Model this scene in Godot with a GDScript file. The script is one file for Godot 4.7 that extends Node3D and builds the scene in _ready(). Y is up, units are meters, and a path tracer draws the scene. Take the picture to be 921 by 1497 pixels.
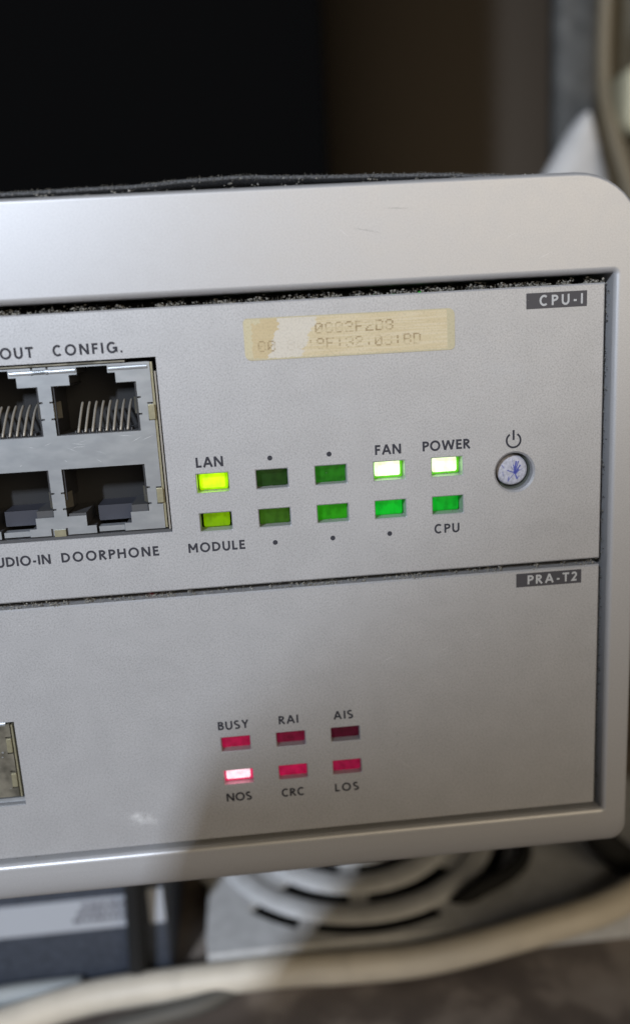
extends Node3D
# A close-up of the front of a silver telephone exchange unit: module panels, indicator lights, jacks.
# All lengths below are in millimetres; U turns them into metres.

const U := 0.001
var rng := RandomNumberGenerator.new()
var used := {}
var M := {}

# ------------------------------------------------------------------ nodes

func numbered(called: String, parent: Node) -> String:
	var key := str(parent.get_instance_id()) + called
	var n: int = used.get(key, 0)
	used[key] = n + 1
	return called if n == 0 else "%s_%03d" % [called, n]

func tag(o: Node, label := "", category := "", group := "", kind := "") -> void:
	if label: o.set_meta("label", label)
	if category: o.set_meta("category", category)
	if group: o.set_meta("group", group)
	if kind: o.set_meta("kind", kind)

func base(called: String, parent: Node = self, at := Vector3.ZERO) -> Node3D:
	var o := Node3D.new()
	o.name = numbered(called, parent)
	parent.add_child(o, true)
	o.position = at * U
	return o

func put(called: String, mesh: Mesh, mat: Material, parent: Node = self, at := Vector3.ZERO, label := "") -> MeshInstance3D:
	var o := MeshInstance3D.new()
	o.name = numbered(called, parent)
	o.mesh = mesh
	o.material_override = mat
	o.position = at * U
	if label: o.set_meta("label", label)
	parent.add_child(o, true)
	return o

# ------------------------------------------------------------------ mesh building

class MB:
	var st := SurfaceTool.new()
	var n := 0
	func _init(smooth := false) -> void:
		st.begin(Mesh.PRIMITIVE_TRIANGLES)
		st.set_smooth_group(0 if smooth else -1)
	# corners run counter-clockwise seen from outside
	func tri(a: Vector3, b: Vector3, c: Vector3) -> void:
		for p in [a, c, b]:
			st.add_vertex(p * 0.001)
		n += 1
	func quad(a: Vector3, b: Vector3, c: Vector3, d: Vector3) -> void:
		tri(a, b, c); tri(a, c, d)
	func quad_uv(a: Vector3, b: Vector3, c: Vector3, d: Vector3) -> void:
		var p := [a, b, c, d]
		var t := [Vector2(0, 1), Vector2(1, 1), Vector2(1, 0), Vector2(0, 0)]
		for i in [0, 2, 1, 0, 3, 2]:
			st.set_uv(t[i]); st.add_vertex(p[i] * 0.001)
		n += 2
	func box(lo: Vector3, hi: Vector3) -> void:
		var v := []
		for k in 8:
			v.append(Vector3(hi.x if k & 1 else lo.x, hi.y if k & 2 else lo.y, hi.z if k & 4 else lo.z))
		quad(v[4], v[5], v[7], v[6]); quad(v[1], v[0], v[2], v[3])
		quad(v[5], v[1], v[3], v[7]); quad(v[0], v[4], v[6], v[2])
		quad(v[6], v[7], v[3], v[2]); quad(v[0], v[1], v[5], v[4])
	# a skin over rings of equal length (each counter-clockwise seen from the last ring's side)
	func skin(rings: Array, closed := true) -> void:
		for r in rings.size() - 1:
			var a: PackedVector3Array = rings[r]
			var b: PackedVector3Array = rings[r + 1]
			for i in a.size() if closed else a.size() - 1:
				var j := (i + 1) % a.size()
				quad(a[i], a[j], b[j], b[i])
	func fan(ring: PackedVector3Array, flip := false) -> void:
		var c := Vector3.ZERO
		for p in ring: c += p
		c /= ring.size()
		for i in ring.size():
			var j := (i + 1) % ring.size()
			if flip: tri(c, ring[j], ring[i])
			else: tri(c, ring[i], ring[j])
	func done() -> ArrayMesh:
		st.generate_normals()
		return st.commit()

func box_mesh(lo: Vector3, hi: Vector3) -> ArrayMesh:
	var b := MB.new(); b.box(lo, hi); return b.done()

# rounded rectangle, counter-clockwise seen from +z; radii: bottom right, top right, top left, bottom left
func round_rect(x0: float, y0: float, x1: float, y1: float, radii: Array, z: float, seg := 8) -> PackedVector3Array:
	var out := PackedVector3Array()
	var cs := [Vector2(x1, y0), Vector2(x1, y1), Vector2(x0, y1), Vector2(x0, y0)]
	var sg := [Vector2(-1, 1), Vector2(-1, -1), Vector2(1, -1), Vector2(1, 1)]
	for k in 4:
		var r: float = maxf(radii[k], 0.001)
		var c: Vector2 = cs[k] + sg[k] * r
		for i in seg + 1:
			var a := -PI / 2 + k * PI / 2 + PI / 2 * i / seg
			out.append(Vector3(c.x + r * cos(a), c.y + r * sin(a), z))
	return out

# a solid slab with rounded front edges; front at z1, back at z0
func rounded_slab(x0: float, y0: float, x1: float, y1: float, r: float, z0: float, z1: float, f: float, smooth := false) -> ArrayMesh:
	var b := MB.new(smooth)
	var rings := [round_rect(x0, y0, x1, y1, [r, r, r, r], z0, 5)]
	for i in 4:
		var a := PI / 2 * i / 3.0
		var d := f * (1 - cos(a))
		rings.append(round_rect(x0 + d, y0 + d, x1 - d, y1 - d, [maxf(r - d, 0.02), maxf(r - d, 0.02), maxf(r - d, 0.02), maxf(r - d, 0.02)], z1 - f + f * sin(a), 5))
	b.skin(rings)
	b.fan(rings[-1])
	b.fan(rings[0], true)
	return b.done()

# a plate in the xy plane, front at z1 and back at z0, with rectangular holes [x0, y0, x1, y1] that may overlap or run over the edge
func cut_plate(x0: float, y0: float, x1: float, y1: float, z0: float, z1: float, holes: Array, edge := 0.0, disc := [], rims := []) -> ArrayMesh:
	var b := MB.new()
	var fx := [x0, x1]
	var fy := [y0, y1]
	var hs := holes.duplicate()
	if disc:
		hs.append([disc[0] - disc[2] * 1.1, disc[1] - disc[2] * 1.1, disc[0] + disc[2] * 1.1, disc[1] + disc[2] * 1.1])
	for h in hs:
		for v in [h[0], h[2]]: if v > x0 + 1e-4 and v < x1 - 1e-4: fx.append(v)
		for v in [h[1], h[3]]: if v > y0 + 1e-4 and v < y1 - 1e-4: fy.append(v)
	fx.sort(); fy.sort()
	var xs := [fx[0]]
	for v in fx: if v - xs[-1] > 1e-4: xs.append(v)
	var ys := [fy[0]]
	for v in fy: if v - ys[-1] > 1e-4: ys.append(v)
	var solid := func(i: int, j: int) -> int:
		if i < 0 or j < 0 or i >= xs.size() - 1 or j >= ys.size() - 1: return 2
		var cx: float = (xs[i] + xs[i + 1]) / 2
		var cy: float = (ys[j] + ys[j + 1]) / 2
		for h in hs:
			if cx > h[0] and cx < h[2] and cy > h[1] and cy < h[3]: return 0
		return 1
	for i in xs.size() - 1:
		for j in ys.size() - 1:
			if solid.call(i, j) != 1: continue
			var a: float = xs[i]
			var c: float = xs[i + 1]
			var d: float = ys[j]
			var e: float = ys[j + 1]
			# rounded outer edges: the front stops short of the rim there
			var a2 := a + (edge if i == 0 else 0.0)
			var c2 := c - (edge if i == xs.size() - 2 else 0.0)
			var d2 := d + (edge if j == 0 else 0.0)
			var e2 := e - (edge if j == ys.size() - 2 else 0.0)
			b.quad(Vector3(a2, d2, z1), Vector3(c2, d2, z1), Vector3(c2, e2, z1), Vector3(a2, e2, z1))
			b.quad(Vector3(c, d, z0), Vector3(a, d, z0), Vector3(a, e, z0), Vector3(c, e, z0))
			for w in [[1, 0], [-1, 0], [0, 1], [0, -1]]:
				var s: int = solid.call(i + w[0], j + w[1])
				if s == 1: continue
				var zt := z1 - (edge if s == 2 else 0.0)
				var p: Vector3
				var q: Vector3
				var pi_: Vector3
				var qi: Vector3
				if w[0] == 1:
					p = Vector3(c, d, zt); q = Vector3(c, e, zt); pi_ = Vector3(c2, d2, z1); qi = Vector3(c2, e2, z1)
				elif w[0] == -1:
					p = Vector3(a, e, zt); q = Vector3(a, d, zt); pi_ = Vector3(a2, e2, z1); qi = Vector3(a2, d2, z1)
				elif w[1] == 1:
					p = Vector3(c, e, zt); q = Vector3(a, e, zt); pi_ = Vector3(c2, e2, z1); qi = Vector3(a2, e2, z1)
				else:
					p = Vector3(a, d, zt); q = Vector3(c, d, zt); pi_ = Vector3(a2, d2, z1); qi = Vector3(c2, d2, z1)
				b.quad(Vector3(p.x, p.y, z0), Vector3(q.x, q.y, z0), q, p)
				if edge > 0 and s == 2:
					b.quad(p, q, qi, pi_)
	for h in rims:
		var w := 0.13
		b.skin([round_rect(h[0], h[1], h[2], h[3], [0.05, 0.05, 0.05, 0.05], z1 + 0.001, 2), round_rect(h[0] + w, h[1] + w, h[2] - w, h[3] - w, [0.1, 0.1, 0.1, 0.1], z1 - w, 2), round_rect(h[0] + w, h[1] + w, h[2] - w, h[3] - w, [0.1, 0.1, 0.1, 0.1], z0, 2)])
	if disc:
		var cx: float = disc[0]
		var cy: float = disc[1]
		var r: float = disc[2]
		var k := 64
		var bev := 0.28
		var circ := PackedVector3Array()
		var lip := PackedVector3Array()
		var sq := PackedVector3Array()
		var deep := PackedVector3Array()
		for i in k:
			var t := TAU * i / k
			var u := Vector2(cos(t), sin(t))
			sq.append(Vector3(cx, cy, z1) + Vector3(u.x, u.y, 0) * r * 1.1 / maxf(absf(u.x), absf(u.y)))
			circ.append(Vector3(cx + u.x * r, cy + u.y * r, z1))
			lip.append(Vector3(cx + u.x * (r - bev), cy + u.y * (r - bev), z1 - bev))
			deep.append(Vector3(cx + u.x * (r - bev), cy + u.y * (r - bev), z0))
		b.skin([sq, circ, lip, deep])
	return b.done()

# a tube along a smooth path through the given points
func tube(points: Array, radius: float, sides := 14, per := 10, flat := 1.0) -> ArrayMesh:
	var c := Curve3D.new()
	for i in points.size():
		var p: Vector3 = points[i]
		var t: Vector3 = (points[mini(i + 1, points.size() - 1)] - points[maxi(i - 1, 0)]) / 6.0
		c.add_point(p, -t, t)
	var b := MB.new(true)
	var rings := []
	var count := (points.size() - 1) * per
	var side := Vector3.ZERO
	for i in count + 1:
		var f := float(i) / per
		var k := mini(int(f), points.size() - 2)
		var p := c.sample(k, f - k)
		var q := c.sample(k, minf(f - k + 0.01, 1.0)) - c.sample(k, maxf(f - k - 0.01, 0.0))
		var fw := q.normalized()
		if side == Vector3.ZERO:
			side = fw.cross(Vector3.UP if absf(fw.y) < 0.9 else Vector3.BACK).normalized()
		side = (side - fw * side.dot(fw)).normalized()
		var up := side.cross(fw)
		var ring := PackedVector3Array()
		for s in sides:
			var a := TAU * s / sides
			ring.append(p + side * cos(a) * radius + up * sin(a) * radius * flat)
		ring.reverse()
		rings.append(ring)
	b.skin(rings)
	b.fan(rings[0], true)
	b.fan(rings[-1])
	return b.done()

# ------------------------------------------------------------------ lettering: strokes of even width

func arc(cx: float, cy: float, rx: float, ry: float, a0: float, a1: float, n := 14) -> Array:
	var out := []
	for i in n + 1:
		var a := deg_to_rad(lerpf(a0, a1, float(i) / n))
		out.append(Vector2(cx + rx * cos(a), cy + ry * sin(a)))
	return out

# [width, strokes] on a cap height of 1; t is half the stroke width
func glyph(ch: String, t: float) -> Array:
	var b := t
	var h := 1.0 - t
	match ch:
		"A": return [0.98, [[Vector2(t, 0), Vector2(0.49, 1.0)], [Vector2(0.49, 1.0), Vector2(0.98 - t, 0)], [Vector2(0.22, 0.33), Vector2(0.76, 0.33)]]]
		"B": return [0.64, [[Vector2(t, 0), Vector2(t, 1)], [Vector2(t, h), Vector2(0.33, h)] + arc(0.33, 0.755, 0.19, h - 0.755, 80, -80, 10) + [Vector2(t, 0.53)], [Vector2(t, 0.53), Vector2(0.36, 0.53)] + arc(0.36, 0.3, 0.22, 0.3 - b, 80, -80, 10) + [Vector2(t, b)]]]
		"C": return [0.9, [arc(0.52, 0.5, 0.47 - t, 0.5 - t * 0.6, 48, 312, 24)]]
		"D": return [0.86, [[Vector2(t, 0), Vector2(t, 1)], [Vector2(t, h), Vector2(0.3, h)] + arc(0.32, 0.5, 0.54 - t, 0.5 - t, 84, -84, 18) + [Vector2(t, b)]]]
		"E": return [0.6, [[Vector2(t, 0), Vector2(t, 1)], [Vector2(t, h), Vector2(0.57, h)], [Vector2(t, 0.52), Vector2(0.53, 0.52)], [Vector2(t, b), Vector2(0.6, b)]]]
		"F": return [0.56, [[Vector2(t, 0), Vector2(t, 1)], [Vector2(t, h), Vector2(0.55, h)], [Vector2(t, 0.51), Vector2(0.51, 0.51)]]]
		"G": return [0.98, [arc(0.52, 0.5, 0.49 - t, 0.5 - t * 0.6, 48, 325, 26) + [Vector2(0.92, 0.2), Vector2(0.92, 0.46), Vector2(0.6, 0.46)]]]
		"H": return [0.84, [[Vector2(t, 0), Vector2(t, 1)], [Vector2(0.84 - t, 0), Vector2(0.84 - t, 1)], [Vector2(t, 0.52), Vector2(0.84 - t, 0.52)]]]
		"I", "1": return [0.2, [[Vector2(0.1, 0), Vector2(0.1, 1)]]]
		"L": return [0.55, [[Vector2(t, 1), Vector2(t, 0)], [Vector2(t, b), Vector2(0.55, b)]]]
		"M": return [1.02, [[Vector2(t * 1.2, 0), Vector2(0.13, 1)], [Vector2(0.13, 0.98), Vector2(0.51, 0.3)], [Vector2(0.51, 0.3), Vector2(0.89, 0.98)], [Vector2(0.89, 1), Vector2(1.02 - t * 1.2, 0)]]]
		"N": return [0.88, [[Vector2(t, 0), Vector2(t, 1)], [Vector2(t, 0.98), Vector2(0.88 - t, 0.02)], [Vector2(0.88 - t, 0), Vector2(0.88 - t, 1)]]]
		"O": return [1.06, [arc(0.53, 0.5, 0.53 - t, 0.5 - t * 0.6, 0, 360, 36)]]
		"P": return [0.62, [[Vector2(t, 0), Vector2(t, 1)], [Vector2(t, h), Vector2(0.32, h)] + arc(0.32, 0.7, 0.25, h - 0.7, 84, -84, 12) + [Vector2(t, 0.4 + t * 0.2)]]]
		"R": return [0.7, [[Vector2(t, 0), Vector2(t, 1)], [Vector2(t, h), Vector2(0.31, h)] + arc(0.31, 0.72, 0.23, h - 0.72, 84, -84, 12) + [Vector2(t, 0.44)], [Vector2(0.3, 0.44), Vector2(0.66, 0.0)]]]
		"S": return [0.62, [arc(0.31, 0.74, 0.23, 0.26 - t * 0.6, 40, 250, 14) + arc(0.31, 0.26, 0.25, 0.26 - t * 0.6, 75, -140, 14)]]
		"T": return [0.72, [[Vector2(0.36, 0), Vector2(0.36, h)], [Vector2(0, h), Vector2(0.72, h)]]]
		"U": return [0.8, [[Vector2(t, 1), Vector2(t, 0.38)] + arc(0.4, 0.38, 0.4 - t, 0.38 - t * 0.5, 180, 360, 16) + [Vector2(0.8 - t, 1)]]]
		"W": return [1.34, [[Vector2(t, 1), Vector2(0.34, 0.02)], [Vector2(0.34, 0.0), Vector2(0.67, 0.96)], [Vector2(0.67, 0.96), Vector2(1.0, 0.0)], [Vector2(1.0, 0.02), Vector2(1.34 - t, 1)]]]
		"Y": return [0.82, [[Vector2(t, 1), Vector2(0.41, 0.46)], [Vector2(0.82 - t, 1), Vector2(0.41, 0.46)], [Vector2(0.41, 0.5), Vector2(0.41, 0)]]]
		"2": return [0.56, [arc(0.27, 0.72, 0.22, 0.28 - t * 0.6, 165, -25, 14) + [Vector2(0.08, b), Vector2(0.54, b)]]]
		"-": return [0.38, [[Vector2(0.04, 0.36), Vector2(0.34, 0.36)]]]
		".": return [0.22, [[Vector2(0.02, 0.09), Vector2(0.2, 0.09)]]]
	return [0.4, []]

func stroke(b: MB, pts: Array, half: float, o: Vector3, s: float, z: float) -> void:
	var p := []
	for q in pts:
		if p.is_empty() or (q as Vector2).distance_to(p[-1]) > 0.004: p.append(q)
	var n := p.size()
	var closed: bool = (p[0] as Vector2).distance_to(p[n - 1]) < 0.02
	var l := []
	var r := []
	for i in n:
		var d0: Vector2 = (p[i] - p[i - 1]).normalized() if i > 0 else (p[1] - p[0]).normalized()
		var d1: Vector2 = (p[i + 1] - p[i]).normalized() if i < n - 1 else d0
		if closed and (i == 0 or i == n - 1):
			d0 = (p[n - 1] - p[n - 2]).normalized(); d1 = (p[1] - p[0]).normalized()
		var m := (d0 + d1).normalized()
		var w := half / maxf(m.dot(d0), 0.45)
		var e := Vector2(-m.y, m.x) * w
		l.append(p[i] + e); r.append(p[i] - e)
	for i in n - 1:
		var q := [r[i], r[i + 1], l[i + 1], l[i]]
		var v := []
		for k in q: v.append(o + Vector3(k.x * s, k.y * s, z))
		b.quad(v[0], v[1], v[2], v[3])

# text from x0 to x1 on the baseline y, its letters spread to fill that width
func lettering(text: String, x0: float, x1: float, y: float, cap: float, parent: Node, z := 0.02, mat: Material = null, weight := 0.21, slope := 0.0) -> MeshInstance3D:
	var t := weight / 2
	var total := 0.0
	for ch in text: total += glyph(ch, t)[0]
	var gap: float = ((x1 - x0) / cap - total) / maxf(text.length() - 1, 1)
	var b := MB.new()
	var x := 0.0
	var layer := 0
	for ch in text:
		var g := glyph(ch, t)
		for s in g[1]:
			stroke(b, s, t, Vector3(x0 + x * cap, y + slope * x * cap, 0), cap, z + 0.002 * (layer % 5))
			layer += 1
		x += g[0] + gap
	return put("lettering", b.done(), mat if mat else M.print, parent)

func dot(x: float, y: float, r: float, parent: Node, z := 0.02, called := "printed_dot") -> void:
	var b := MB.new()
	var ring := PackedVector3Array()
	for i in 20: ring.append(Vector3(x + r * cos(TAU * i / 20), y + r * sin(TAU * i / 20), z))
	b.fan(ring)
	put(called, b.done(), M.print, parent)

# ------------------------------------------------------------------ materials

func noise(freq: float, seed_: int, octaves := 4, kind := FastNoiseLite.TYPE_SIMPLEX_SMOOTH) -> FastNoiseLite:
	var n := FastNoiseLite.new()
	n.seed = seed_
	n.frequency = freq
	n.noise_type = kind
	n.fractal_octaves = octaves
	return n

func noise_tex(freq: float, seed_: int, colors: Array, offsets: Array, size := 512, octaves := 4) -> NoiseTexture2D:
	var t := NoiseTexture2D.new()
	t.width = size; t.height = size
	t.seamless = true
	t.noise = noise(freq, seed_, octaves)
	var g := Gradient.new()
	g.offsets = PackedFloat32Array(offsets)
	g.colors = PackedColorArray(colors)
	t.color_ramp = g
	return t

func lin(r: float, g: float, b: float) -> Color:
	return Color(r, g, b).linear_to_srgb()

func plain(r: float, g: float, b: float, rough := 0.6, metal := 0.0) -> StandardMaterial3D:
	var m := StandardMaterial3D.new()
	m.albedo_color = lin(r, g, b)
	m.roughness = rough
	m.metallic = metal
	return m

func textured(m: StandardMaterial3D, t: Texture2D, period_mm: float) -> StandardMaterial3D:
	m.albedo_texture = t
	m.uv1_triplanar = true
	m.uv1_world_triplanar = true
	m.uv1_scale = Vector3.ONE * (1000.0 / period_mm)
	return m

func grey(v: float) -> Color:
	return Color(v, v, v)

func materials() -> void:
	# silver paint: fine flake, a little cloudiness, a few pale specks of dust
	var flake := noise_tex(0.13, 3, [grey(0.86), grey(0.945), grey(0.96), grey(1.0)], [0.12, 0.42, 0.58, 0.88], 1024, 2)
	var cloud := noise_tex(0.012, 9, [grey(0.98), grey(0.99), grey(1.0)], [0.2, 0.5, 0.8], 512, 5)
	var rough := noise_tex(0.03, 5, [grey(0.50), grey(0.515)], [0.2, 0.8], 512, 4)
	M.silver = textured(plain(0.51, 0.51, 0.52, 1.0, 0.42), flake, 42.0)
	M.silver.roughness_texture = rough
	M.silver.roughness = 1.0
	M.silver.detail_enabled = true
	M.silver.detail_blend_mode = BaseMaterial3D.BLEND_MODE_MUL
	M.silver.detail_albedo = cloud
	M.silver.detail_uv_layer = BaseMaterial3D.DETAIL_UV_1
	M.bezel = textured(plain(0.52, 0.52, 0.53, 1.0, 0.45), noise_tex(0.2, 6, [grey(0.92), grey(0.96), grey(0.975), grey(1.0)], [0.12, 0.42, 0.58, 0.88], 1024, 3), 53.0)
	M.bezel.roughness_texture = noise_tex(0.03, 8, [grey(0.43), grey(0.455)], [0.2, 0.8], 512, 4)
	M.print = plain(0.025, 0.025, 0.034, 0.75)
	M.tag_print = plain(0.05, 0.048, 0.055, 0.55)
	M.tag_letter = plain(0.42, 0.42, 0.42, 0.6)
	M.black = plain(0.012, 0.012, 0.013, 0.7)
	M.jack = plain(0.03, 0.03, 0.033, 0.45)
	M.jack_grey = plain(0.065, 0.065, 0.068, 0.5)
	var tin := noise_tex(0.02, 12, [Color(0.93, 0.935, 0.94), Color(0.965, 0.97, 0.97), Color(1, 1, 1)], [0.25, 0.55, 0.85], 512, 4)
	M.shield = textured(plain(0.49, 0.51, 0.53, 0.38, 0.75), tin, 18.0)
	M.shield.normal_enabled = true
	var bump := NoiseTexture2D.new()
	bump.width = 512; bump.height = 512; bump.seamless = true; bump.as_normal_map = true; bump.bump_strength = 2.0
	bump.noise = noise(0.02, 21, 4)
	M.shield.normal_texture = bump
	M.shield.normal_scale = 0.04
	M.shield.uv1_scale = Vector3(18, 45, 30)
	M.olive = textured(plain(0.36, 0.33, 0.22, 0.45, 0.6), tin, 9.0)
	M.dull = textured(plain(0.26, 0.24, 0.19, 0.5, 0.6), noise_tex(0.012, 31, [grey(0.7), grey(0.9), grey(1.0)], [0.2, 0.5, 0.75], 256, 4), 14.0)
	M.gold = plain(0.34, 0.31, 0.265, 0.5, 0.4)
	M.cover = textured(plain(0.13, 0.133, 0.14, 0.9), noise_tex(0.06, 41, [grey(0.35), grey(0.8), grey(1.0)], [0.2, 0.5, 0.8], 512, 5), 14.0)
	M.dust = plain(0.21, 0.20, 0.175, 0.95)
	M.dark_dust = plain(0.05, 0.05, 0.048, 0.95)
	M.ivory = textured(plain(0.68, 0.62, 0.52, 0.45), noise_tex(0.01, 51, [grey(0.92), grey(0.97), grey(1.0)], [0.2, 0.5, 0.8], 256, 4), 40.0)
	M.floor = textured(plain(0.30, 0.275, 0.255, 0.6), noise_tex(0.011, 61, [Color(0.58, 0.54, 0.52), Color(0.68, 0.64, 0.61), Color(0.86, 0.82, 0.78), Color(0.96, 0.93, 0.89)], [0.0, 0.40, 0.60, 1.0], 1024, 7), 260.0)
	M.blue = textured(plain(0.055, 0.064, 0.085, 0.5), noise_tex(0.05, 71, [grey(0.8), grey(1.0)], [0.2, 0.8], 256, 4), 30.0)
	M.plate = textured(plain(0.60, 0.605, 0.61, 0.5), noise_tex(0.03, 81, [grey(0.93), grey(0.97), grey(1.0)], [0.2, 0.5, 0.8], 256, 4), 40.0)
	M.cable_black = plain(0.005, 0.005, 0.005, 0.8)
	M.wall = textured(plain(0.021, 0.018, 0.0145, 0.9), noise_tex(0.02, 91, [grey(0.7), grey(1.0)], [0.2, 0.8], 256, 4), 200.0)
	M.uneven = noise_tex(0.014, 15, [grey(0.82), grey(0.93), grey(1.0)], [0.2, 0.5, 0.75], 256, 3)
	M.lens_off = plain(0.02, 0.05, 0.015, 0.35)

func glow(c: Color, e: float, body: Color) -> StandardMaterial3D:
	var m := StandardMaterial3D.new()
	m.albedo_color = body
	m.roughness = 0.3
	m.metallic_specular = 0.25
	m.emission_enabled = true
	m.emission = c
	m.emission_energy_multiplier = e
	m.emission_operator = BaseMaterial3D.EMISSION_OP_MULTIPLY
	m.emission_texture = M.uneven
	m.uv1_triplanar = true
	m.uv1_world_triplanar = true
	m.uv1_scale = Vector3.ONE * 160.0
	return m

# ------------------------------------------------------------------ setting and lights

func camera_and_light() -> void:
	var cam := Camera3D.new()
	cam.name = "camera"
	add_child(cam)
	var right := Vector3(0.9953, -0.0560, 0.0786)
	var back := Vector3(-0.0642, 0.2236, 0.9726).normalized()
	var up := back.cross(right).normalized()
	right = up.cross(back).normalized()
	cam.transform = Transform3D(Basis(right, up, back), Vector3(8.92, 19.76, 115.08) * U)
	cam.fov = 63.853
	cam.near = 0.01
	cam.far = 20.0
	var at := CameraAttributesPhysical.new()
	at.frustum_focal_length = 12.0 / tan(deg_to_rad(63.853 / 2))
	at.exposure_aperture = 5.8
	at.frustum_focus_distance = 0.1175
	at.frustum_near = 0.01
	at.frustum_far = 20.0
	cam.attributes = at
	cam.current = true

	var env := Environment.new()
	env.background_mode = Environment.BG_COLOR
	env.background_color = lin(0.012, 0.010, 0.008)
	env.tonemap_mode = Environment.TONE_MAPPER_LINEAR
	env.tonemap_exposure = 1.0
	env.sdfgi_enabled = true
	env.ssao_enabled = true
	env.ssil_enabled = true
	var we := WorldEnvironment.new()
	we.name = "environment"
	we.environment = env
	add_child(we)

	# the cool white lamp above and in front: a short tube
	var key := AreaLight3D.new()
	key.name = "work_lamp_light"
	key.area_size = Vector2(0.028, 0.085)
	key.light_energy = 0.84
	key.light_color = Color(0.89, 0.935, 1.0)
	key.shadow_enabled = true
	add_child(key)
	key.look_at_from_position(KEY, Vector3(-0.02, 0.0, 0.0), Vector3(0.34, 0.94, 0))
	# the room's own dim warm light
	var fill := AreaLight3D.new()
	fill.name = "room_light"
	fill.area_size = Vector2(0.9, 0.6)
	fill.light_energy = 0.44
	fill.light_color = Color(1.0, 0.925, 0.80)
	fill.shadow_enabled = true
	add_child(fill)
	fill.look_at_from_position(Vector3(0.42, 0.32, 0.95), Vector3(0.0, 0.0, 0.0), Vector3.UP)

const KEY := Vector3(-0.36, 0.38, 0.70)

func setting() -> void:
	var b := MB.new()
	b.quad(Vector3(-1900, -135, 1000), Vector3(1900, -135, 1000), Vector3(1900, -135, -1900), Vector3(-1900, -135, -1900))
	tag(put("floor", b.done(), M.floor), "mottled grey brown stone floor beneath the unit and the cables", "", "", "structure")
	b = MB.new()
	b.box(Vector3(-1900, -135, -1920), Vector3(1900, 900, -1900))
	tag(put("back_wall", b.done(), M.wall), "dark brown wall far behind the unit", "", "", "structure")
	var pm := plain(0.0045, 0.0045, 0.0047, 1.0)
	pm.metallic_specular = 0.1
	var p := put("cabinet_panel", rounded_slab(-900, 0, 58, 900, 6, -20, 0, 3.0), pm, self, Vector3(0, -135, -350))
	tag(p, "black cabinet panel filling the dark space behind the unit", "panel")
	# a rounded brown pillar behind the panel turns out of the dark towards the right
	var rings := []
	for y in [0.0, 900.0]:
		var ring := PackedVector3Array()
		for i in 96: ring.append(Vector3(260 * cos(TAU * i / 96), y, -260 * sin(TAU * i / 96)))
		rings.append(ring)
	b = MB.new(true)
	b.skin(rings)
	b.fan(rings[1])
	var d := put("round_pillar", b.done(), plain(0.23, 0.195, 0.16, 0.9), self, Vector3(422, -135, -1560))
	tag(d, "rounded dark brown pillar emerging from the dark behind the unit", "pillar")

# ------------------------------------------------------------------ the unit

func indicator(parent: Node, x: float, y: float, w: float, h: float, mat: Material, label: String, deep: float, core: Material = null, gap := 0.2) -> void:
	var o := base("indicator_light", parent, Vector3(x, y, 0))
	tag(o, label)
	# the lens stands back in its slot, a hair smaller than it
	put("lens", rounded_slab(-w / 2 + gap, -h / 2 + gap * 0.6, w / 2 - gap, h / 2 - gap, 0.3, -3.1, -deep, 0.25, true), mat, o)
	if core:
		put("bright_core", rounded_slab(-w / 2 + gap + 0.22, -h / 2 + 0.42, w / 2 - gap - 0.36, h / 2 - gap - 0.05, 0.3, -deep - 0.1, -deep + 0.12, 0.12, true), core, o)
		var l := AreaLight3D.new()
		l.name = "indicator_glow_light"
		l.area_size = Vector2(w - 1.0, h - 0.9) * U
		l.light_color = (mat as StandardMaterial3D).emission
		l.light_energy = 5e-6
		l.shadow_enabled = true
		o.add_child(l, true)
		l.position = Vector3(-0.1, 0.1, -deep + 0.2) * U
		l.rotation.y = PI

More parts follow.
